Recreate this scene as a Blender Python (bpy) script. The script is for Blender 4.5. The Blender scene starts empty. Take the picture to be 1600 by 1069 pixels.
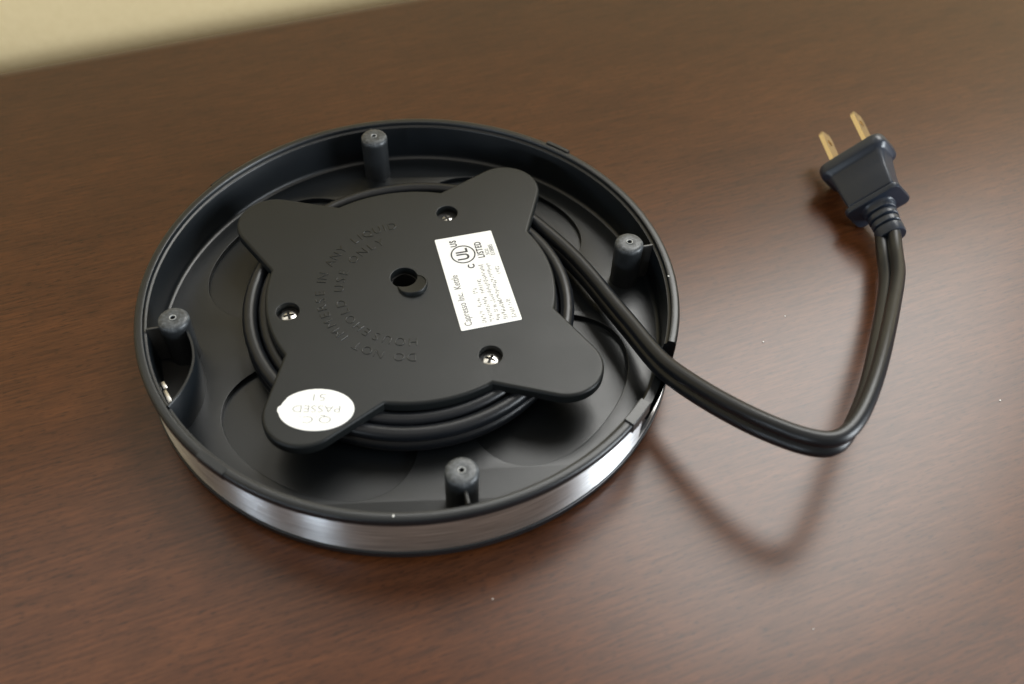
import bpy, bmesh, math, random
from mathutils import Vector, Matrix
random.seed(4)
R_ = math.radians
S = 0.075            # rim radius of the kettle base in metres; shapes below are in rim radii
ZT = 0.252           # rim height above the table, in rim radii (z = 0 is the rim top)
SC = bpy.context.scene
COL = SC.collection

def P(x, y, z): return Vector((x*S, y*S, (z+ZT)*S))

# ------------------------------------------------------------------ camera
cam_d = bpy.data.cameras.new('camera'); cam = bpy.data.objects.new('camera', cam_d); COL.objects.link(cam)
CAM = (0.15315, -2.44744, 2.58812)
cam.location = P(*CAM)
cam.rotation_euler = (0.694376, -0.027326, -0.061879)
cam_d.sensor_width = 36.0; cam_d.lens = 36.0*1481.93/1600.0
cam_d.clip_start = 0.01; cam_d.clip_end = 50.0
cam_d.dof.use_dof = True; cam_d.dof.focus_distance = 3.62*S; cam_d.dof.aperture_fstop = 9.5
SC.camera = cam

# ------------------------------------------------------------------ light
SC.view_settings.view_transform = 'Standard'; SC.view_settings.look = 'None'
SC.view_settings.exposure = 0.20; SC.view_settings.gamma = 1.0
w = bpy.data.worlds.new('World'); SC.world = w; w.use_nodes = True
bg = w.node_tree.nodes['Background']; bg.inputs[0].default_value = (1.0, 0.92, 0.80, 1); bg.inputs[1].default_value = 0.20

def window_light(name, az, dist, zc, sx, sz, power, col):
    d = bpy.data.lights.new(name, 'AREA'); d.shape = 'RECTANGLE'; d.size = sx; d.size_y = sz
    d.energy = power; d.color = col
    o = bpy.data.objects.new(name, d); COL.objects.link(o)
    a = R_(az); o.location = (dist*math.cos(a), dist*math.sin(a), zc)
    dirv = Vector((-math.cos(a), -math.sin(a), 0.0))
    o.rotation_euler = dirv.to_track_quat('-Z', 'Z').to_euler()
    return o
window_light('window_daylight', 58, 2.3, 3.00, 2.2, 3.2, 222, (0.99, 0.985, 0.95))
window_light('window_shaded_part', 122, 2.3, 3.00, 2.4, 3.2, 32, (1.0, 0.98, 0.90))
window_light('side_window_daylight', -19, 2.2, 0.42, 1.4, 0.70, 62, (0.88, 0.95, 1.0))
window_light('narrow_window_daylight', -146, 1.8, 0.36, 0.05, 0.22, 2.8, (0.75, 0.88, 1.0))
window_light('slit_window_daylight', -123, 1.8, 0.36, 0.08, 0.22, 3.4, (0.75, 0.88, 1.0))

cl = bpy.data.lights.new('ceiling_bounce', 'AREA'); cl.shape = 'RECTANGLE'; cl.size = 3.0; cl.size_y = 1.8; cl.energy = 9; cl.color = (1.0, 0.95, 0.86)
clo = bpy.data.objects.new('ceiling_bounce', cl); COL.objects.link(clo); clo.location = (0.0, -0.75, 2.35)

# ------------------------------------------------------------------ materials
def mat(name, col, rough=0.5, metal=0.0, spec=0.5):
    m = bpy.data.materials.new(name); m.use_nodes = True
    b = m.node_tree.nodes['Principled BSDF']
    b.inputs['Base Color'].default_value = (*col, 1); b.inputs['Roughness'].default_value = rough
    b.inputs['Metallic'].default_value = metal; b.inputs['Specular IOR Level'].default_value = spec
    return m
def N(m, t, **kw):
    n = m.node_tree.nodes.new(t)
    for k, v in kw.items():
        if k.startswith('_'): n.inputs[k[1:].replace('_', ' ')].default_value = v
        else: setattr(n, k, v)
    return n
def L(m, a, b): m.node_tree.links.new(a, b)
def bsdf(m): return m.node_tree.nodes['Principled BSDF']
def texco(m, scale=(1, 1, 1), rot=0.0):
    t = N(m, 'ShaderNodeTexCoord'); mp = N(m, 'ShaderNodeMapping')
    mp.inputs['Scale'].default_value = scale; mp.inputs['Rotation'].default_value = (0, 0, rot)
    L(m, t.outputs['Object'], mp.inputs['Vector']); return mp.outputs['Vector']
def ramp(m, fac, stops):
    r = N(m, 'ShaderNodeValToRGB'); e = r.color_ramp.elements
    while len(e) < len(stops): e.new(0.5)
    for i, (p, c) in enumerate(stops):
        e[i].position = p; e[i].color = c if len(c) == 4 else (*c, 1)
    L(m, fac, r.inputs['Fac']); return r.outputs['Color']
def grained(m, scale, strength, dist=0.0002, rough_amp=0.08):
    """moulded plastic: fine grain bump, slightly uneven gloss"""
    v = texco(m)
    n = N(m, 'ShaderNodeTexNoise', _Scale=scale, _Detail=4.0); L(m, v, n.inputs['Vector'])
    bp = N(m, 'ShaderNodeBump', _Strength=strength, _Distance=dist)
    L(m, n.outputs['Fac'], bp.inputs['Height']); L(m, bp.outputs['Normal'], bsdf(m).inputs['Normal'])
    n2 = N(m, 'ShaderNodeTexNoise', _Scale=60.0, _Detail=5.0); L(m, v, n2.inputs['Vector'])
    r0 = bsdf(m).inputs['Roughness'].default_value
    mr = N(m, 'ShaderNodeMapRange'); mr.inputs['To Min'].default_value = r0-rough_amp; mr.inputs['To Max'].default_value = r0+rough_amp
    L(m, n2.outputs['Fac'], mr.inputs['Value']); L(m, mr.outputs['Result'], bsdf(m).inputs['Roughness'])
    return m

M_shell = grained(mat('black_housing_plastic', (0.0055, 0.0075, 0.0098), 0.34, 0.0, 0.52), 4200, 0.16)
M_plate = grained(mat('black_cover_plastic', (0.0070, 0.0086, 0.0092), 0.42, 0.0, 0.36), 4200, 0.16)
M_letter = mat('polished_lettering_plastic', (0.009, 0.011, 0.0115), 0.22)
M_cord = grained(mat('black_cord_vinyl', (0.006, 0.0075, 0.0105), 0.35, 0.0, 0.42), 2500, 0.08)
M_plug = grained(mat('black_plug_vinyl', (0.020, 0.027, 0.042), 0.32), 2500, 0.15)
M_white = grained(mat('white_label_paper', (0.86, 0.87, 0.86), 0.5), 900, 0.1)
M_ink = mat('black_ink', (0.03, 0.03, 0.035), 0.6)
M_faint = mat('thin_grey_ink', (0.26, 0.255, 0.255), 0.6)
M_grey = mat('dark_grey_ink', (0.10, 0.098, 0.10), 0.6)
M_screw = mat('zinc_plated_screw', (0.72, 0.70, 0.66), 0.28, 1.0)
M_prong = grained(mat('brass_prong', (0.88, 0.72, 0.48), 0.25, 1.0), 700, 0.15)
M_dark = mat('dark_cavity_plastic', (0.008, 0.008, 0.008), 0.6)
M_dust = mat('pale_dust', (0.85, 0.85, 0.82), 0.8)

# scuffed tops of the posts
M_post = mat('scuffed_post_plastic', (0.03, 0.033, 0.037), 0.42)
v = texco(M_post)
zs = N(M_post, 'ShaderNodeSeparateXYZ'); L(M_post, v, zs.inputs[0])
zr = N(M_post, 'ShaderNodeMapRange'); zr.inputs['From Min'].default_value = 0.004*S; zr.inputs['From Max'].default_value = 0.020*S; L(M_post, zs.outputs['Z'], zr.inputs['Value'])
n = N(M_post, 'ShaderNodeTexNoise', _Scale=900.0, _Detail=6.0, _Roughness=0.7); L(M_post, v, n.inputs['Vector'])
pm = N(M_post, 'ShaderNodeMix', data_type='RGBA'); L(M_post, zr.outputs['Result'], pm.inputs['Factor']); pm.inputs[6].default_value = (0.016, 0.018, 0.020, 1)
L(M_post, ramp(M_post, n.outputs['Fac'], [(0.34, (0.025, 0.028, 0.031)), (0.55, (0.070, 0.078, 0.086)), (0.75, (0.17, 0.18, 0.19))]), pm.inputs[7])
L(M_post, pm.outputs[2], bsdf(M_post).inputs['Base Color'])
bp = N(M_post, 'ShaderNodeBump', _Strength=0.25, _Distance=0.0002); L(M_post, n.outputs['Fac'], bp.inputs['Height'])
L(M_post, bp.outputs['Normal'], bsdf(M_post).inputs['Normal'])

# brushed steel band: brush lines run round the band
M_band = mat('brushed_steel', (0.66, 0.66, 0.67), 0.36, 1.0)
t = N(M_band, 'ShaderNodeTexCoord'); sp = N(M_band, 'ShaderNodeSeparateXYZ'); L(M_band, t.outputs['Object'], sp.inputs[0])
an = N(M_band, 'ShaderNodeMath', operation='ARCTAN2'); L(M_band, sp.outputs['Y'], an.inputs[0]); L(M_band, sp.outputs['X'], an.inputs[1])
sc1 = N(M_band, 'ShaderNodeMath', operation='MULTIPLY'); L(M_band, an.outputs[0], sc1.inputs[0]); sc1.inputs[1].default_value = 5.0
sc2 = N(M_band, 'ShaderNodeMath', operation='MULTIPLY'); L(M_band, sp.outputs['Z'], sc2.inputs[0]); sc2.inputs[1].default_value = 2400.0
cb = N(M_band, 'ShaderNodeCombineXYZ'); L(M_band, sc1.outputs[0], cb.inputs['X']); L(M_band, sc2.outputs[0], cb.inputs['Y'])
nb = N(M_band, 'ShaderNodeTexNoise', _Scale=1.0, _Detail=5.0); L(M_band, cb.outputs[0], nb.inputs['Vector'])
bb = N(M_band, 'ShaderNodeBump', _Strength=0.45, _Distance=0.00012); L(M_band, nb.outputs['Fac'], bb.inputs['Height'])
L(M_band, bb.outputs['Normal'], bsdf(M_band).inputs['Normal'])
tg = N(M_band, 'ShaderNodeTangent', direction_type='RADIAL', axis='Z'); L(M_band, tg.outputs[0], bsdf(M_band).inputs['Tangent'])
bsdf(M_band).inputs['Anisotropic'].default_value = 1.0; bsdf(M_band).inputs['Anisotropic Rotation'].default_value = 0.25
L(M_band, ramp(M_band, nb.outputs['Fac'], [(0.32, (0.42, 0.42, 0.43)), (0.68, (0.86, 0.86, 0.87))]), bsdf(M_band).inputs['Base Color'])

# dark mahogany laminate: grain along local X
M_wood = mat('mahogany_laminate', (0.06, 0.03, 0.02), 0.33, 0.0, 0.42)
v = texco(M_wood, (16, 95, 14))
wn = N(M_wood, 'ShaderNodeTexNoise', _Scale=1.0, _Detail=7.0, _Roughness=0.62, _Distortion=0.6); L(M_wood, v, wn.inputs['Vector'])
v2 = texco(M_wood, (85, 1150, 60))
wf = N(M_wood, 'ShaderNodeTexNoise', _Scale=1.0, _Detail=3.0, _Roughness=0.6); L(M_wood, v2, wf.inputs['Vector'])
v3 = texco(M_wood, (360, 2300, 60))
wp = N(M_wood, 'ShaderNodeTexNoise', _Scale=1.0, _Detail=1.0); L(M_wood, v3, wp.inputs['Vector'])
v4 = texco(M_wood, (7, 12, 7))
wb = N(M_wood, 'ShaderNodeTexNoise', _Scale=1.0, _Detail=3.0); L(M_wood, v4, wb.inputs['Vector'])
c1 = ramp(M_wood, wn.outputs['Fac'], [(0.25, (0.059, 0.0188, 0.0065)), (0.5, (0.077, 0.0262, 0.0090)), (0.78, (0.095, 0.0336, 0.0117))])
c2 = ramp(M_wood, wf.outputs['Fac'], [(0.30, (0.48, 0.45, 0.43)), (0.52, (1.0, 1.0, 1.0)), (0.74, (1.50, 1.48, 1.45))])
mx = N(M_wood, 'ShaderNodeMix', data_type='RGBA', blend_type='MULTIPLY'); mx.inputs['Factor'].default_value = 0.8
L(M_wood, c1, mx.inputs[6]); L(M_wood, c2, mx.inputs[7])
c3 = ramp(M_wood, wp.outputs['Fac'], [(0.30, (0.30, 0.28, 0.28)), (0.42, (1, 1, 1))])
mx2 = N(M_wood, 'ShaderNodeMix', data_type='RGBA', blend_type='MULTIPLY'); mx2.inputs['Factor'].default_value = 0.7
L(M_wood, mx.outputs[2], mx2.inputs[6]); L(M_wood, c3, mx2.inputs[7])
c4 = ramp(M_wood, wb.outputs['Fac'], [(0.3, (0.85, 0.80, 0.78)), (0.7, (1.15, 1.12, 1.1))])
mx3 = N(M_wood, 'ShaderNodeMix', data_type='RGBA', blend_type='MULTIPLY'); mx3.inputs['Factor'].default_value = 0.7
L(M_wood, mx2.outputs[2], mx3.inputs[6]); L(M_wood, c4, mx3.inputs[7])
L(M_wood, mx3.outputs[2], bsdf(M_wood).inputs['Base Color'])
mr = N(M_wood, 'ShaderNodeMapRange'); mr.inputs['To Min'].default_value = 0.31; mr.inputs['To Max'].default_value = 0.27
L(M_wood, wf.outputs['Fac'], mr.inputs['Value']); L(M_wood, mr.outputs['Result'], bsdf(M_wood).inputs['Roughness'])
ad = N(M_wood, 'ShaderNodeMath', operation='ADD'); L(M_wood, wf.outputs['Fac'], ad.inputs[0]); L(M_wood, wp.outputs['Fac'], ad.inputs[1])
bw = N(M_wood, 'ShaderNodeBump', _Strength=0.022, _Distance=0.0002); L(M_wood, ad.outputs[0], bw.inputs['Height'])
L(M_wood, bw.outputs['Normal'], bsdf(M_wood).inputs['Normal'])

# beige painted wall, slightly rolled texture
M_wall = mat('beige_wall_paint', (0.70, 0.60, 0.37), 0.7, 0, 0.3)
v = texco(M_wall)
cn = N(M_wall, 'ShaderNodeTexNoise', _Scale=260.0, _Detail=5.0, _Roughness=0.6); L(M_wall, v, cn.inputs['Vector'])
L(M_wall, ramp(M_wall, cn.outputs['Fac'], [(0.3, (0.76, 0.61, 0.345)), (0.7, (0.80, 0.65, 0.38))]), bsdf(M_wall).inputs['Base Color'])
bc = N(M_wall, 'ShaderNodeBump', _Strength=0.12, _Distance=0.0006); L(M_wall, cn.outputs['Fac'], bc.inputs['Height'])
L(M_wall, bc.outputs['Normal'], bsdf(M_wall).inputs['Normal'])

# ------------------------------------------------------------------ mesh helpers
def link(name, me, m, parent=None, angle=35):
    o = bpy.data.objects.new(name, me); COL.objects.link(o)
    if m is not None:
        me.materials.clear(); me.materials.append(m)
    me.polygons.foreach_set('use_smooth', [True]*len(me.polygons))
    me.set_sharp_from_angle(angle=R_(angle))
    if parent: o.parent = parent
    return o
def from_bm(name, bm, m, parent=None, angle=35):
    bmesh.ops.recalc_face_normals(bm, faces=bm.faces)
    me = bpy.data.meshes.new(name); bm.to_mesh(me); bm.free()
    return link(name, me, m, parent, angle)
def from_py(name, vs, fs, m, parent=None, angle=35):
    me = bpy.data.meshes.new(name); me.from_pydata([tuple(q) for q in vs], [], fs); me.validate()
    bm = bmesh.new(); bm.from_mesh(me); bmesh.ops.recalc_face_normals(bm, faces=bm.faces); bm.to_mesh(me); bm.free()
    return link(name, me, m, parent, angle)

def lathe(prof, segs=192, cx=0, cy=0, closed=False, zmap=None, angles=None):
    """revolve a (radius, z) profile; zmap(angle, z) may lower z at some angles"""
    angs = angles or [2*math.pi*i/segs for i in range(segs)]
    n = len(prof); vs = []; fs = []
    for a in angs:
        for r, z in prof:
            zz = zmap(a, z) if zmap else z
            vs.append(P(cx+r*math.cos(a), cy+r*math.sin(a), zz))
    for i in range(len(angs)):
        j = (i+1) % len(angs)
        for k in range(n if closed else n-1):
            l = (k+1) % n
            fs.append((i*n+k, j*n+k, j*n+l, i*n+l))
    if not closed:      # cap ends lying on the axis side
        pass
    return vs, fs

def arc_pts(cx, cy, r, a0, a1, n):
    return [(cx+r*math.cos(a0+(a1-a0)*i/n), cy+r*math.sin(a0+(a1-a0)*i/n)) for i in range(n+1)]

def flat_shape(name, loops, z_top, thick, bevel, m, parent=None, angle=30):
    """flat plate from closed outlines (first outer, then holes), top at z_top, rounded edges"""
    cu = bpy.data.curves.new(name, 'CURVE'); cu.dimensions = '2D'; cu.fill_mode = 'BOTH'
    cu.extrude = max(thick/2-bevel, 0.0)*S; cu.bevel_depth = bevel*S; cu.bevel_resolution = 3; cu.offset = -bevel*S
    for lp in loops:
        s = cu.splines.new('POLY'); s.points.add(len(lp)-1)
        for p, q in zip(s.points, lp): p.co = (q[0]*S, q[1]*S, 0, 1)
        s.use_cyclic_u = True
    tmp = bpy.data.objects.new('tmp', cu); COL.objects.link(tmp)
    me = bpy.data.meshes.new_from_object(tmp.evaluated_get(bpy.context.evaluated_depsgraph_get()))
    bpy.data.objects.remove(tmp); bpy.data.curves.remove(cu)
    me.transform(Matrix.Translation((0, 0, (z_top-thick/2+ZT)*S)))
    bm = bmesh.new(); bm.from_mesh(me); bmesh.ops.remove_doubles(bm, verts=bm.verts, dist=1e-7); bm.to_mesh(me); bm.free()
    me.name = name
    return link(name, me, m, parent, angle)

def text_mesh(body, size, extrude, offset=0.0, align='CENTER', space=1.0, bevel=0.0):
    cu = bpy.data.curves.new('t', 'FONT'); cu.body = body; cu.size = size*S; cu.extrude = extrude*S
    cu.offset = offset*S; cu.align_x = align; cu.align_y = 'CENTER'; cu.resolution_u = 3; cu.space_character = space; cu.bevel_depth = bevel*S
    tmp = bpy.data.objects.new('tmp', cu); COL.objects.link(tmp)
    me = bpy.data.meshes.new_from_object(tmp.evaluated_get(bpy.context.evaluated_depsgraph_get()))
    bpy.data.objects.remove(tmp); bpy.data.curves.remove(cu)
    return me
def bm_add(bm, me, M):
    me.transform(M); bm.from_mesh(me); bpy.data.meshes.remove(me)

def box_bm(bm, ctr, ax, ay, az, hx, hy, hz, bev=0.0, segs=2):
    """box with its own axes (unit vectors), half sizes in rim radii"""
    M = Matrix((( *ax, 0), (*ay, 0), (*az, 0), (0, 0, 0, 1))).transposed()
    r = bmesh.ops.create_cube(bm, size=2.0)
    vs = r['verts']
    bmesh.ops.scale(bm, verts=vs, vec=(hx*S, hy*S, hz*S))
    if bev:
        es = list({e for v_ in vs for e in v_.link_edges})
        out = bmesh.ops.bevel(bm, geom=es, offset=bev*S, segments=segs, affect='EDGES', profile=0.5)
        vs = list({v_ for f in out['faces'] for v_ in f.verts} | {v_ for v_ in vs if v_.is_valid})
    bmesh.ops.transform(bm, matrix=Matrix.Translation(ctr) @ M, verts=vs)

# ------------------------------------------------------------------ the setting
GR = R_(17.8)        # direction of the wood grain and of the wall behind the table
WALL_V = 0.192     # distance of the wall from the middle of the base
def build_table():
    edge = 0.182; r = 0.014; th = 0.030
    prof = [(-0.75, 0.0), (edge-r, 0.0)]
    for k in range(1, 9):
        a = math.pi/2*k/8; prof.append((edge-r+r*math.sin(a), r*math.cos(a)-r))
    prof += [(edge, -th), (-0.75, -th)]
    xs = (-1.1, 1.1); vs = []; n = len(prof)
    for x in xs:
        for y, z in prof: vs.append((x, y, z))
    fs = [(k, (k+1) % n, n+(k+1) % n, n+k) for k in range(n)] + [tuple(range(n)), tuple(range(n, 2*n))]
    o = from_py('table_top', vs, fs, M_wood, angle=60)
    o.rotation_euler = (0, 0, GR); o['kind'] = 'structure'
def build_wall():
    # wall standing behind the table, with a window opening above the picture's top edge
    x0, x1, z0, z1 = -1.1, 1.1, -0.6, 1.5; a0, a1, b0, b1 = -0.50, 0.85, 0.250, 1.25; d = 0.06
    vs = []; fs = []
    for y in (WALL_V, WALL_V+d):
        vs += [(x0, y, z0), (x1, y, z0), (x1, y, z1), (x0, y, z1), (a0, y, b0), (a1, y, b0), (a1, y, b1), (a0, y, b1)]
    for o_ in (0, 8):
        for k in range(4): fs.append((o_+k, o_+(k+1) % 4, o_+4+(k+1) % 4, o_+4+k))
    for k in range(4):
        l = (k+1) % 4; fs.append((k, l, 8+l, 8+k)); fs.append((4+k, 4+l, 12+l, 12+k))
    o = from_py('wall', vs, fs, M_wall, angle=30)
    o.rotation_euler = (0, 0, GR); o['kind'] = 'structure'
build_wall()
build_table()

# ------------------------------------------------------------------ the kettle base
base = bpy.data.objects.new('kettle_base', None); COL.objects.link(base)
base.empty_display_size = 0.02
base['label'] = 'round black plastic kettle base lying upside down on the dark wooden table, cord coiled inside'
base['category'] = 'kettle base'

NOTCH = (R_(-36.0), R_(-19.0))
def in_notch(a):
    a = (a+math.pi) % (2*math.pi)-math.pi
    return NOTCH[0] < a < NOTCH[1]
def notch_angles(segs=240):
    A = [2*math.pi*i/segs-math.pi for i in range(segs)]
    for e in NOTCH: A += [e-2e-4, e+2e-4]
    return sorted(A)
NA = notch_angles()
FLOOR = -0.18

def build_housing():
    prof = [(0.20, -0.200), (0.930, -0.200), (0.9375, -0.1805), (0.945, -0.178), (0.9515, -0.171), (0.954, -0.160), (0.9555, -0.024),
            (0.9575, -0.0195), (0.9625, -0.0185), (0.9665, -0.015), (0.9675, -0.006), (0.9695, -0.0018), (0.974, 0.0), (0.990, 0.0), (0.996, -0.0025), (0.9995, -0.008),
            (1.0, -0.014), (1.0, -0.030), (0.9985, -0.034), (0.9865, -0.036),
            (0.984, -0.04), (0.984, -0.208), (0.994, -0.2095), (0.9985, -0.214), (0.9985, -0.238), (0.995, -0.245), (0.985, -0.250), (0.90, -0.250), (0.20, -0.235)]
    zm = lambda a, z: min(z, -0.098) if in_notch(a) else z
    vs, fs = lathe(prof, zmap=zm, angles=NA, closed=True)
    return from_py('housing', vs, fs, M_shell, base, angle=38)
build_housing()

def build_band():
    prof = [(0.9845, -0.2065), (0.9935, -0.2065), (0.9940, -0.2055), (0.9940, -0.0375), (0.9935, -0.0365), (0.9845, -0.0365)]
    def zm(a, z):
        a2 = (a+math.pi) % (2*math.pi)-math.pi
        return min(z, -0.190) if R_(-37.4) < a2 < R_(-18) else z
    A = sorted([2*math.pi*i/240-math.pi for i in range(240)] + [R_(-37.4)-2e-4, R_(-37.4)+2e-4, R_(-18)-2e-4, R_(-18)+2e-4])
    vs, fs = lathe(prof, zmap=zm, angles=A, closed=True)
    return from_py('metal_band', vs, fs, M_band, base, angle=38)
build_band()

# floor inside the tub, with four shallow finger recesses under the lobes of the cover
LOBE_A = [R_(55.0), R_(-36.0), R_(-122.5), R_(146.0)]
def recess_outline(ca, rin=0.46, rout=0.862, half=35.0, n=48):
    out = []
    for i in range(n+1):
        t_ = -1+2*i/n
        a = ca+R_(half)*math.copysign(1-(1-abs(t_))**1.6, t_)
        u = abs((a-ca)/R_(half))
        r = rin+(rout-rin)*(max(0.0, 1-u**3.2))**(1/2.6)
        out.append((r*math.cos(a), r*math.sin(a)))
    return out
circle = lambda cx, cy, r, n=48: [(cx+r*math.cos(2*math.pi*i/n), cy+r*math.sin(2*math.pi*i/n)) for i in range(n)]
WELL = [(-0.86, -0.19), (-0.815, -0.24), (-0.79, -0.31), (-0.785, -0.38), (-0.795, -0.44), (-0.82, -0.475), (-0.855, -0.40), (-0.875, -0.30)]
flat_shape('tub_floor', [circle(0, 0, 0.939, 192)] + [recess_outline(a) for a in LOBE_A], FLOOR, 0.0185, 0.0022, M_shell, base)

# posts on a square, each with a screw hole and a thin rib to the wall
PA = [R_(11.0+90*k) for k in range(4)]
def build_posts():
    first = None
    for a in PA:
        cx, cy = 0.857*math.cos(a), 0.857*math.sin(a)
        prof = [(0.0565, -0.183), (0.0545, -0.176), (0.0550, -0.02), (0.0560, 0.008), (0.0545, 0.017), (0.0500, 0.0235), (0.042, 0.0265), (0.0125, 0.0275), (0.0095, 0.0262), (0.0085, 0.020), (0.0085, -0.08), (0.0, -0.08)]
        vs, fs = lathe(prof, 40, 0, 0)
        post = from_py('post', [q-P(0, 0, 0) for q in vs], fs, M_post, base, angle=40)
        post.location = P(cx, cy, 0)
        ring = [(0.0120, 0.0280), (0.0132, 0.0290), (0.0118, 0.0300), (0.0092, 0.0290), (0.0088, 0.0270)]
        vs, fs = lathe(ring, 20)
        rg = from_py('screw_hole', [q-P(0, 0, 0) for q in vs], fs, M_dustring, post, angle=60)
        ca, sa = math.cos(a), math.sin(a); bm = bmesh.new()
        box_bm(bm, Vector(((0.055+0.0475)/2*ca*S, (0.055+0.0475)/2*sa*S, -0.0945*S)), (ca, sa, 0), (-sa, ca, 0), (0, 0, 1), 0.0505, 0.0042, 0.0865, 0.0015)
        from_bm('rib', bm, M_rib, post)
M_dustring = mat('worn_hole_edge', (0.30, 0.31, 0.31), 0.4)
M_rib = grained(mat('pale_worn_rib', (0.045, 0.046, 0.046), 0.38), 1500, 0.2)
build_posts()

# curved guard wall round the left post, hiding a dark contact well
def smooth_path(pts, n):
    out = []
    q = [2*pts[0]-pts[1]] + pts + [2*pts[-1]-pts[-2]]
    for i in range(1, len(q)-2):
        for k in range(n):
            t_ = k/n; a, b, c, d = q[i-1], q[i], q[i+1], q[i+2]
            out.append(0.5*((2*b)+(-a+c)*t_+(2*a-5*b+4*c-d)*t_*t_+(-a+3*b-3*c+d)*t_**3))
    out.append(pts[-1]); return out
def wall_strip(name, pts, z0, z1, th, m, parent):
    pts = smooth_path([Vector((x, y, 0)) for x, y in pts], 8)
    vs = []; fs = []; n = len(pts)
    for i, p in enumerate(pts):
        d = (pts[min(i+1, n-1)]-pts[max(i-1, 0)]).normalized(); nn = Vector((-d.y, d.x, 0))*th/2
        e = 0.25
        for off, z in ((-1, z0), (-1, z1-th*e), (-0.6, z1), (0.6, z1), (1, z1-th*e), (1, z0)):
            q = p+nn*off; vs.append(P(q.x, q.y, z))
    for i in range(n-1):
        for k in range(6):
            l = (k+1) % 6; fs.append((i*6+k, i*6+l, i*6+6+l, i*6+6+k))
    fs += [tuple(range(6)), tuple(range((n-1)*6, n*6))]
    return from_py(name, vs, fs, m, parent, angle=50)
guard = wall_strip('guard_wall', [(-0.800, -0.185), (-0.768, -0.255), (-0.752, -0.325), (-0.754, -0.395), (-0.773, -0.465), (-0.806, -0.528)], -0.181, -0.004, 0.012, M_shell, base)
bm = bmesh.new()   # dark liner of the contact well
lin = [(-0.935, -0.190), (-0.835, -0.205), (-0.782, -0.265), (-0.764, -0.325), (-0.765, -0.395), (-0.783, -0.458), (-0.812, -0.505), (-0.86, -0.42), (-0.915, -0.30)]
bm.faces.new([bm.verts.new(P(x, y, -0.1775)) for x, y in lin])
from_bm('contact_well', bm, M_dark, base)
bm = bmesh.new()
for (x, y, z, l_) in ((-0.868, -0.368, -0.10, 0.018), (-0.846, -0.420, -0.10, 0.034)):
    a = R_(-62); box_bm(bm, P(x, y, z), (math.cos(a), math.sin(a), 0), (-math.sin(a), math.cos(a), 0), (0, 0, 1), l_, 0.007, 0.004, 0.002)
    box_bm(bm, P(x, y, -0.14), (math.cos(a), math.sin(a), 0), (-math.sin(a), math.cos(a), 0), (0, 0, 1), l_*0.6, 0.004, 0.038, 0.001)
from_bm('contact', bm, M_screw, base)

# snap clips on the rim
def rim_block(name, a0, a1, r0, r1, z0, z1, m, n=8, bev=0.003):
    vs = []; fs = []
    for i in range(n+1):
        a = R_(a0+(a1-a0)*i/n)
        e = bev
        for r, z in ((r0, z0), (r0, z1-e), (r0+e, z1), (r1-e, z1), (r1, z1-e), (r1, z0)):
            vs.append(P(r*math.cos(a), r*math.sin(a), z))
    for i in range(n):
        for k in range(6):
            l = (k+1) % 6; fs.append((i*6+k, i*6+l, i*6+6+l, i*6+6+k))
    fs += [tuple(range(6)), tuple(range(n*6, (n+1)*6))]
    return from_py(name, vs, fs, m, base, angle=25)
rim_block('snap_clip', -42.5, -36.2, 0.964, 1.003, -0.045, 0.0075, M_rib)
rim_block('snap_clip', 138.0, 144.5, 0.991, 1.008, -0.036, -0.003, M_shell)
rim_block('snap_clip', 48.3, 54.5, 0.986, 1.006, -0.036, 0.0065, M_shell)
rim_block('snap_clip', -133.0, -126.2, 0.972, 1.0015, -0.032, 0.0012, M_shell)

# ------------------------------------------------------------------ cover plate with four lobes
PZ = -0.020
def plate_outline():
    rc, half, rl, re_ = 0.542, R_(22.8), 0.664, 0.141
    pts = []
    order = sorted(LOBE_A)
    for i, a in enumerate(order):
        b0 = Vector((rc*math.cos(a-half), rc*math.sin(a-half))); b1 = Vector((rc*math.cos(a+half), rc*math.sin(a+half)))
        c = Vector((rl*math.cos(a), rl*math.sin(a)))
        def tang(b, sgn):
            d = c-b; L_ = d.length; th = math.asin(re_/L_); ang = math.atan2(d.y, d.x)+sgn*th
            ln = math.sqrt(L_*L_-re_*re_); return b+Vector((math.cos(ang), math.sin(ang)))*ln
        t0, t1 = tang(b0, -1), tang(b1, 1)
        # concave corner, slightly rounded
        def arc_to(a_from, a_to):
            n_ = max(2, int(abs(a_to-a_from)/R_(2.0)))
            return [(rc*math.cos(a_from+(a_to-a_from)*k/n_), rc*math.sin(a_from+(a_to-a_from)*k/n_)) for k in range(n_+1)]
        pts.append((b0.x, b0.y))
        a0 = math.atan2(t0.y-c.y, t0.x-c.x); a1 = math.atan2(t1.y-c.y, t1.x-c.x)
        while a1 < a0: a1 += 2*math.pi
        pts += arc_pts(c.x, c.y, re_, a0, a1, 28)
        pts.append((b1.x, b1.y))
        nxt = order[(i+1) % 4]; na = nxt-half
        while na < a+half: na += 2*math.pi
        pts += arc_to(a+half, na)[1:-1]
    return pts
SCREW = [(0.1385, 0.402), (0.2795, -0.339), (-0.4505, -0.105)]
HOLE = (-0.030, 0.050, 0.0505)
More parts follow.
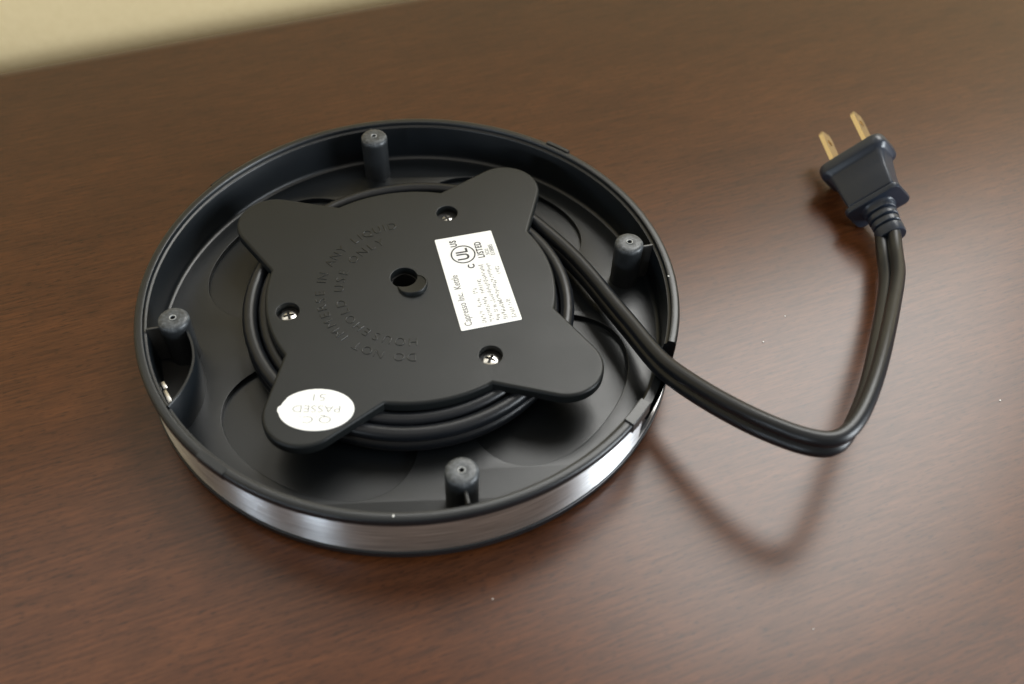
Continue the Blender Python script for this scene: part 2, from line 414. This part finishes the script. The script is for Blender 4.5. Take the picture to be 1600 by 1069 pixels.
def build_plate():
    outer = [Vector(q) for q in plate_outline()]
    # thin out and drop doubles
    o2 = [outer[0]]
    for q in outer[1:]:
        if (q-o2[-1]).length > 0.006: o2.append(q)
    outer = o2
    def inset(lp, d):
        out = []; n = len(lp)
        for i in range(n):
            a, b, c = lp[i-1], lp[i], lp[(i+1) % n]
            n1 = Vector((-(b-a).y, (b-a).x)).normalized(); n2 = Vector((-(c-b).y, (c-b).x)).normalized()
            m_ = (n1+n2); k = m_.dot(n1); out.append(b+m_*(d/max(k, 0.5)))
        return out
    bm = bmesh.new()
    def ring_verts(lp, z): return [bm.verts.new(P(q.x, q.y, z)) for q in lp]
    def side(ra, rb):
        n = len(ra)
        for i in range(n): bm.faces.new((ra[i], ra[(i+1) % n], rb[(i+1) % n], rb[i]))
    bv = 0.0125; T = 0.040
    levels = [(0.0, -T), (0.0, -bv)] + [(bv*(1-math.cos(R_(90*k/5))), -bv+bv*math.sin(R_(90*k/5))) for k in range(1, 6)]
    prev = None
    for ins, z in levels:
        cur = ring_verts(inset(outer, ins) if ins else outer, PZ+z)
        if prev: side(prev, cur)
        prev = cur
    loops = [prev]
    for cx, cy, r in [HOLE]+[(x, y, 0.0415) for x, y in SCREW]:
        h0 = ring_verts([Vector(q) for q in circle(cx, cy, r+0.0040, 40)], PZ)
        h1 = ring_verts([Vector(q) for q in circle(cx, cy, r+0.0012, 40)], PZ-0.0012)
        h2 = ring_verts([Vector(q) for q in circle(cx, cy, r, 40)], PZ-0.0045)
        h3 = ring_verts([Vector(q) for q in circle(cx, cy, r, 40)], PZ-T)
        side(h0, h1); side(h1, h2); side(h2, h3); loops.append(h0)
    es = []
    for lp in loops:
        for i in range(len(lp)):
            e = bm.edges.get((lp[i], lp[(i+1) % len(lp)])); es.append(e)
    bmesh.ops.triangle_fill(bm, edges=es, use_beauty=True)
    o = from_bm('cover_plate', bm, M_plate, base, 40)
    wn_ = o.modifiers.new('even_shading', 'WEIGHTED_NORMAL'); wn_.keep_sharp = True; wn_.weight = 100
    return o
plate = build_plate()
# drum below the plate that the cord is wound on
vs, fs = lathe([(0.10, -0.05), (0.485, -0.05), (0.485, -0.19)], 96)
from_py('winding_drum', vs, fs, M_dark, base)
# screw wells and screws
for i, (x, y) in enumerate(SCREW):
    dz = (-0.052, -0.046, -0.046)[i]
    vs, fs = lathe([(0.0420, PZ-0.030), (0.0405, dz-0.012), (0.0, dz-0.012)], 32, x, y)
    from_py('screw_well', vs, fs, M_dark, plate)
    # pan head with a cross recess, built as a small height grid
    bm = bmesh.new(); n_ = 26; grid = {}
    for a in range(-n_, n_+1):
        for b in range(-n_, n_+1):
            u, v_ = a/n_, b/n_
            if u*u+v_*v_ > 1.0: continue
            h = 0.012*math.sqrt(max(0, 1-0.8*(u*u+v_*v_)))
            cr = R_(25+40*i); pu, pv = u*math.cos(cr)+v_*math.sin(cr), -u*math.sin(cr)+v_*math.cos(cr)
            if (abs(pu) < 0.13 and abs(pv) < 0.62) or (abs(pv) < 0.13 and abs(pu) < 0.62): h -= 0.014
            grid[a, b] = bm.verts.new(P(x+u*0.031, y+v_*0.031, dz-0.008+h))
    for a in range(-n_, n_):
        for b in range(-n_, n_):
            q = [grid.get(k) for k in ((a, b), (a+1, b), (a+1, b+1), (a, b+1))]
            if all(q): bm.faces.new(q)
    from_bm('screw', bm, M_screw, plate, angle=20)
# centre hole well, and the tilted round boss beside it
vs, fs = lathe([(0.051, PZ-0.030), (0.050, PZ-0.034), (0.046, PZ-0.0345), (0.045, -0.16), (0.0, -0.16)], 40, HOLE[0], HOLE[1])
from_py('hole_well', vs, fs, M_dark, plate)
def build_boss():
    # crescent: disc minus the hole, top tilted so it rises away from the hole
    cx, cy, r = 0.003, 0.008, 0.056
    n_ = 64; up = Vector((0.40, -0.92))
    vs = []; fs = []
    rings = [(1.0, None), (1.0, 1.0), (0.975, 1.16), (0.93, 1.18), (0.86, 1.10), (0.80, 0.96)]
    hx, hy, hr = HOLE
    K = 10
    pts = []
    for i in range(n_):
        a = 2*math.pi*i/n_
        if math.hypot(cx+r*math.cos(a)-hx, cy+r*math.sin(a)-hy) > hr+0.001: pts.append(a)
    # order so that the run is contiguous
    gap = max(range(len(pts)), key=lambda k: (pts[(k+1) % len(pts)]-pts[k]) % (2*math.pi))
    pts = pts[gap+1:]+pts[:gap+1]
    for a in pts:
        o_ = Vector((cx+r*math.cos(a), cy+r*math.sin(a)))
        d = (o_-Vector((hx, hy))); dist = d.length; d.normalize()
        inn = Vector((hx, hy))+d*(hr+0.0005)
        hgt = 0.003+0.016*min(1.0, max(0, (dist-hr)/0.055))
        prof = [(0.0, -0.02), (0.0, hgt*0.82), (0.05, hgt*0.97), (0.11, hgt), (0.16, hgt*0.96), (0.22, hgt*0.62), (1.0, 0.0025)]
        for t_, z in prof:
            q = o_.lerp(inn, t_ if t_ in (0.0, 1.0) else min(1, t_*0.055/max(dist-hr, 0.008)*0.75))
            vs.append(P(q.x, q.y, PZ+z))
    m_ = 7
    for i in range(len(pts)-1):
        for k in range(m_-1): fs.append((i*m_+k, i*m_+m_+k, i*m_+m_+k+1, i*m_+k+1))
    from_py('boss', vs, fs, M_plate, plate, angle=50)
build_boss()

# raised lettering in two arcs, read clockwise with the tops outward
def arc_text(bm, body, r, a0, a1, size):
    n_ = len(body); wd = {'I': 0.5, ' ': 0.75, 'M': 1.35, 'N': 1.1, 'O': 1.15, 'D': 1.1, 'Q': 1.15, 'L': 0.85, 'E': 0.9, 'S': 0.95}
    ws = [wd.get(c, 1.0) for c in body]; tot = sum(ws); acc = 0
    for c, w_ in zip(body, ws):
        a = R_(a0)+(R_(a1)-R_(a0))*(acc+w_/2)/tot; acc += w_
        if c == ' ': continue
        me = text_mesh(c, size, 0.0004, -0.0018, bevel=0.0011)
        M_ = Matrix.Translation(P(r*math.cos(a), r*math.sin(a), PZ+0.0006)) @ Matrix.Rotation(a-math.pi/2, 4, 'Z')
        bm_add(bm, me, M_)
bm = bmesh.new()
arc_text(bm, 'DO NOT IMMERSE IN ANY LIQUID', 0.338, -86, -260, 0.053)
arc_text(bm, 'HOUSEHOLD USE ONLY', 0.268, -84, -247, 0.053)
from_bm('raised_lettering', bm, M_letter, plate, angle=30)

# ------------------------------------------------------------------ rating label (reads from the bottom up)
c00 = Vector((0.179, -0.227)); u_ = Vector((-0.092, 0.472)); v_ = Vector((0.2235, 0.048))
LW, LH = u_.length, v_.length
ud, vd = u_.normalized(), -v_.normalized()           # reading direction, up direction of the print
org = c00 + v_                                       # lower left corner of the print
def lab(x, y): q = org+ud*x+vd*y; return (q.x, q.y)
def round_rect(w_, h_, r_):
    o = []
    for cx, cy, a in ((w_-r_, r_, -90), (w_-r_, h_-r_, 0), (r_, h_-r_, 90), (r_, r_, 180)):
        o += [(cx+r_*math.cos(R_(a+15*k)), cy+r_*math.sin(R_(a+15*k))) for k in range(7)]
    return o
label = flat_shape('rating_label', [[lab(*q) for q in round_rect(LW, LH, 0.006)]], PZ+0.0022, 0.0018, 0.0, M_white, base)
LZ = PZ+0.0026
ang_l = math.atan2(ud.y, ud.x)
def put_text(bm, body, x, y, size, offset=0.0, sx=1.0, align='LEFT', space=1.0):
    me = text_mesh(body, size, 0.00008, offset, align, space)
    q = lab(x, y)
    bm_add(bm, me, Matrix.Translation(P(q[0], q[1], LZ)) @ Matrix.Rotation(ang_l, 4, 'Z') @ Matrix.Diagonal((sx, 1, 1, 1)))
bm = bmesh.new()
put_text(bm, 'UL', 0.377, LH-0.092, 0.066, 0.0013, 0.8, 'CENTER')
put_text(bm, 'C', 0.307, LH-0.110, 0.036, 0.0010, 0.9, 'CENTER')
put_text(bm, 'US', 0.442, LH-0.068, 0.036, 0.0010, 0.8, 'CENTER', 1.15)
put_text(bm, 'LISTED', 0.386, LH-0.160, 0.036, 0.0010, 0.72, 'CENTER', 1.15)
ring_c = lab(0.377, LH-0.092)
def ring(bm, c, r0, r1, sx, z):
    n_ = 56; vv = []
    for i in range(n_):
        a = 2*math.pi*i/n_
        for r in (r0, r1):
            q = Vector(c)+ud*(r*math.cos(a)*sx)+vd*(r*math.sin(a)); vv.append(bm.verts.new(P(q.x, q.y, z)))
    for i in range(n_):
        j = (i+1) % n_; bm.faces.new((vv[2*i], vv[2*j], vv[2*j+1], vv[2*i+1]))
ring(bm, ring_c, 0.0430, 0.0485, 1.0, LZ)
from_bm('bold_print', bm, M_ink, label)
bm = bmesh.new()
put_text(bm, 'Capresso Inc.  Kettle', 0.016, LH-0.034, 0.038, 0.0, 0.80)
put_text(bm, '5C22', 0.352, LH-0.186, 0.019, 0.0, 0.8)
put_text(bm, 'E138885', 0.345, LH-0.206, 0.024, 0.0, 0.72)
from_bm('small_print', bm, M_grey, label)
bm = bmesh.new()
# lines of print too fine to read: broken strokes
rows = [(LH-0.092, 0.02, 0.20), (LH-0.120, 0.02, 0.235), (LH-0.146, 0.02, 0.31), (LH-0.172, 0.02, 0.305), (LH-0.203, 0.02, 0.115), (LH-0.203, 0.245, 0.285)]
for y, xa, xb in rows:
    x = xa
    while x < xb:
        if random.random() < 0.90:
            for k in range(3):
                hx = random.uniform(0.0008, 0.0022); hy = random.uniform(0.0012, 0.0042); yy = y+random.uniform(-0.007, 0.007)
                bm.faces.new([bm.verts.new(P(*lab(x+a, yy+b), LZ)) for a, b in ((-hx, -hy), (hx, -hy), (hx+0.001, hy), (-hx+0.001, hy))])
        x += random.uniform(0.0065, 0.0105)
from_bm('fine_print', bm, M_faint, label)

# oval inspection sticker (its print stands upside down for the camera)
oc = Vector((-0.3155, -0.5535)); oax = Vector((0.999, -0.05)); oay = Vector((0.05, 0.999))
oval = []
for i in range(64):
    a = 2*math.pi*i/64; rx, ry = 0.1265, 0.0865
    if 172 < math.degrees(a) < 187: rx += 0.004
    if 150 < math.degrees(a) < 170: rx -= 0.004
    q = oc+oax*(rx*math.cos(a))+oay*(ry*math.sin(a)); oval.append((q.x, q.y))
sticker = flat_shape('inspection_sticker', [oval], PZ+0.0022, 0.0018, 0.0, M_white, base)
bm = bmesh.new()
for body, y, size in (('Q.C.', 0.040, 0.046), ('PASSED', -0.004, 0.046), ('51', -0.052, 0.046)):
    me = text_mesh(body, size, 0.00008, -0.0013, 'CENTER')
    q = oc-oay*y
    bm_add(bm, me, Matrix.Translation(P(q.x, q.y, LZ)) @ Matrix.Rotation(math.pi-0.05, 4, 'Z') @ Matrix.Diagonal((1.08 if body == 'PASSED' else 1.25, 0.9, 1, 1)))
from_bm('sticker_print', bm, M_grey, sticker)

# ------------------------------------------------------------------ flat twin cord
RC, HS = 0.0275, 0.0274      # conductor radius, half spacing
def twin_profile(n=12):
    pr = []
    ph = math.acos(min(1, HS/RC*0.970))
    for i in range(n+1):
        a = -math.pi+ph+(2*math.pi-2*ph)*i/n; pr.append((HS+RC*math.cos(a), RC*math.sin(a)))
    for i in range(n+1):
        a = ph+(2*math.pi-2*ph)*i/n; pr.append((-HS+RC*math.cos(a), RC*math.sin(a)))
    return pr
def sweep(name, pts, axes, prof, m, parent, angle=50):
    vs = []; fs = []; n = len(pts); k_ = len(prof)
    for i, p in enumerate(pts):
        t_ = (pts[min(i+1, n-1)]-pts[max(i-1, 0)]).normalized()
        a = axes[i]; a = (a-t_*a.dot(t_)).normalized(); b = t_.cross(a)
        for x, y in prof:
            q = p+a*x+b*y; vs.append(P(q.x, q.y, q.z))
    for i in range(n-1):
        for k in range(k_):
            l = (k+1) % k_; fs.append((i*k_+k, i*k_+l, (i+1)*k_+l, (i+1)*k_+k))
    fs += [tuple(range(k_)), tuple(range((n-1)*k_, n*k_))]
    return from_py(name, vs, fs, m, parent, angle)
# plug frame: a = the way the prongs point, wv = wide axis, nv = thin axis
av = Vector((-0.089, 0.9896, 0.1134)).normalized()
wv = Vector((0.7131, -0.0162, 0.7009)); wv = (wv-av*wv.dot(av)).normalized(); nv = wv.cross(av).normalized()
if nv.z < 0: nv = -nv
PC = Vector((1.9573, 0.7754, -0.0907))       # middle of the prong roots
STRAIN = 0.455                            # length from the face to the end of the strain relief

Z_ = Vector((0, 0, 1))
pts = []; axs = []
turns = 2.45; a_end = R_(47)
nst = int(turns*72)
for i in range(nst):
    t_ = i/nst; a = a_end+2*math.pi*turns*(1-t_); r = 0.660-0.060*turns*(1-t_)
    pts.append(Vector((r*math.cos(a)+0.004, r*math.sin(a)-0.026*(0.5-0.5*math.sin(a)), -0.110+0.004*math.sin(a*2.3)))); axs.append(Z_.copy())
free = [((0.568, 0.308, -0.083), Z_), ((0.644, 0.186, -0.080), Z_), ((0.709, 0.053, -0.074), Z_), ((0.761, -0.072, -0.064), Z_), ((0.811, -0.191, -0.050), Z_), ((0.857, -0.322, -0.028), Z_),
        ((0.904, -0.430, -0.004), Z_), ((0.992, -0.562, 0.035), Z_), ((1.073, -0.664, 0.068), Z_), ((1.153, -0.750, 0.098), Z_), ((1.253, -0.825, 0.122), Z_), ((1.347, -0.847, 0.134), Z_), ((1.443, -0.764, 0.136), Vector((0.2,0,1))), ((1.562, -0.584, 0.115), Vector((0.3,0,1))), ((1.685, -0.363, 0.065), Vector((0.45,0,1))), ((1.807, -0.139, 0.000), Vector((0.6,0,1))), ((1.906, 0.050, -0.062), Vector((0.8,0,0.9))), ((1.968, 0.216, -0.115), wv)]
ctrl = [(pts[-1], Z_)] + [(Vector(p)-q.normalized()*HS, q) for p, q in free]
end = PC-av*(STRAIN-0.06)
ctrl += [(end, wv)]
cp = smooth_path([c[0] for c in ctrl], 12); ca_ = smooth_path([c[1].normalized() for c in ctrl], 12)
for p, q in list(zip(cp, ca_))[1:]: pts.append(p); axs.append(q.normalized())
for _ in range(24):      # relax the joins
    pts = [pts[0]] + [(pts[i-1]+2*pts[i]+pts[i+1])/4 for i in range(1, len(pts)-1)] + [pts[-1]]
power_cord = sweep('power_cord', pts, axs, twin_profile(), M_cord, base)

# moulded marks too small to read, along the side of the upper conductor
bm = bmesh.new(); rs = random.Random(9); acc = 0.0
for i in range(2, len(pts)-2):
    p = pts[i]
    if not (0.94 < p.x < 1.20 and p.y < -0.40): continue
    t_ = (pts[i+1]-pts[i-1]).normalized(); a_ = (axs[i]-t_*axs[i].dot(t_)).normalized(); b_ = t_.cross(a_).normalized()
    if b_.y > 0: b_ = -b_
    seg = (pts[i+1]-pts[i]).length
    for k in range(max(1, int(seg/0.009))):
        if rs.random() < 0.25: continue
        q = p+t_*(seg*k/max(1, int(seg/0.009)))
        an = R_(-14+rs.uniform(-9, 9)); nn = b_*math.cos(an)+a_*math.sin(an)
        c = q+a_*HS+nn*RC*0.985
        up_ = nn.cross(t_).normalized()
        box_bm(bm, P(c.x, c.y, c.z), t_, up_, nn, rs.uniform(0.0012, 0.0026), rs.uniform(0.0012, 0.0034), 0.0011)
from_bm('moulded_marks', bm, M_cord, power_cord)

# ------------------------------------------------------------------ plug
def pl(w_, n_, a): return PC+wv*w_+nv*n_+av*a
def rrect(hw, hn, r_, k=5):
    o = []
    for sx, sy, a in ((1, -1, -90), (1, 1, 0), (-1, 1, 90), (-1, -1, 180)):
        for i in range(k+1):
            t_ = R_(a+90*i/k); o.append((sx*(hw-r_)+r_*math.cos(t_), sy*(hn-r_)+r_*math.sin(t_)))
    return o
def loft(name, secs, m, parent, angle=45, ext=None):
    """sections (half width, half thickness, corner radius, axial position) lofted along the plug axis"""
    vs = []; fs = []; k_ = 24
    for hw, hn, r_, a in secs:
        for x, y in rrect(hw, hn, r_):
            q = pl(x, y, a); vs.append(P(q.x, q.y, q.z))
    for i in range(len(secs)-1):
        for k in range(k_):
            l = (k+1) % k_; fs.append((i*k_+k, i*k_+l, (i+1)*k_+l, (i+1)*k_+k))
    fs += [tuple(range(k_)), tuple(range((len(secs)-1)*k_, len(secs)*k_))]
    return from_py(name, vs, fs, m, parent, angle)
plug = loft('plug', [(0.138, 0.078, 0.035, 0.004), (0.150, 0.090, 0.045, -0.002), (0.154, 0.094, 0.047, -0.012), (0.154, 0.094, 0.047, -0.044), (0.151, 0.091, 0.045, -0.053),
                     (0.136, 0.078, 0.038, -0.063), (0.128, 0.072, 0.028, -0.078), (0.114, 0.064, 0.018, -0.150), (0.105, 0.060, 0.014, -0.238),
                     (0.104, 0.058, 0.014, -0.246), (0.102, 0.055, 0.013, -0.249),
                     (0.103, 0.058, 0.016, -0.256), (0.116, 0.074, 0.026, -0.262), (0.123, 0.080, 0.030, -0.268), (0.123, 0.080, 0.030, -0.282), (0.119, 0.077, 0.029, -0.289), (0.08, 0.06, 0.028, -0.294), (0.03, 0.03, 0.02, -0.296)], M_plug, base, 40)
def build_strain():
    secs = [(0.076, 0.064, 0.052, -0.290), (0.067, 0.057, 0.050, -0.301)]
    for k in range(3):
        a0 = -0.304-0.036*k; f = 1-0.045*k
        secs += [(0.066*f, 0.056*f, 0.049*f, a0), (0.065*f, 0.055*f, 0.049*f, a0-0.019), (0.063*f, 0.053*f, 0.048*f, a0-0.021),
                 (0.052*f, 0.042*f, 0.040*f, a0-0.0225), (0.052*f, 0.042*f, 0.040*f, a0-0.033), (0.063*f, 0.053*f, 0.048*f, a0-0.0345)]
    a0 = -0.412
    secs += [(0.061, 0.052, 0.046, a0), (0.061, 0.052, 0.046, a0-0.033), (0.058, 0.049, 0.045, a0-0.041), (0.05, 0.034, 0.030, a0-0.042), (0.02, 0.02, 0.018, a0-0.042)]
    loft('strain_relief', secs, M_plug, plug, 35)
build_strain()
def build_prong(side):
    # flat blade with a round hole near its tip and a chamfered end; thickness along w, width along n
    Lp, hn, th = 0.212, 0.038, 0.0095; x0 = side*0.0787; cf, sf = math.cos(R_(8)), math.sin(R_(8))
    outl = [(-hn, -0.03), (-hn, Lp-0.018), (-hn*0.72, Lp), (hn*0.72, Lp), (hn, Lp-0.018), (hn, -0.03)]
    hole = [(0.016*math.cos(R_(20*i)), Lp-0.062+0.016*math.sin(R_(20*i))) for i in range(18)]
    bm = bmesh.new(); lay = []
    for s in (-1, 1):
        def vv(q, ins=0.0):
            o = pl(x0+s*th*cf-q[0]*sf, q[0]*cf+s*th*sf, q[1]); return bm.verts.new(P(o.x, o.y, o.z))
        a_ = [vv(q) for q in outl]; b_ = [vv(q) for q in hole]
        es = [bm.edges.new((a_[i], a_[(i+1) % 6])) for i in range(6)] + [bm.edges.new((b_[i], b_[(i+1) % 18])) for i in range(18)]
        bmesh.ops.triangle_fill(bm, edges=es, use_beauty=True)
        lay.append((a_, b_))
    for idx, cnt in ((0, 6), (1, 18)):
        for i in range(cnt):
            j = (i+1) % cnt; bm.faces.new((lay[0][idx][i], lay[0][idx][j], lay[1][idx][j], lay[1][idx][i]))
    return from_bm('prong', bm, M_prong, plug, 30)
build_prong(-1); build_prong(1)

# ------------------------------------------------------------------ specks of dust on table and plastic
def build_dust():
    bm = bmesh.new()
    spots = [(1.485, 0.0, -.25), (1.365, -0.13, -.25), (1.36, -0.59, -.25), (2.2, -0.45, -.25), (1.25, -1.3, -.25), (0.25, -1.15, -.25), (-0.05, -0.98, 0.002), (0.97, 0.0, 0.002)]
    for x, y, z in spots:
        if z < -.2 and math.hypot(x, y) < 1.03: continue
        s = random.uniform(0.0018, 0.0034)*(1.0 if len(spots) else 1)
        M_ = Matrix.Translation(P(x, y, z)) @ Matrix.Rotation(random.uniform(0, 6), 4, 'Z') @ Matrix.Diagonal((random.uniform(1, 1.7), 1, 0.6, 1))
        bmesh.ops.create_icosphere(bm, subdivisions=1, radius=s*S, matrix=M_)
    o = from_bm('dust', bm, M_dust); o['kind'] = 'stuff'
build_dust()
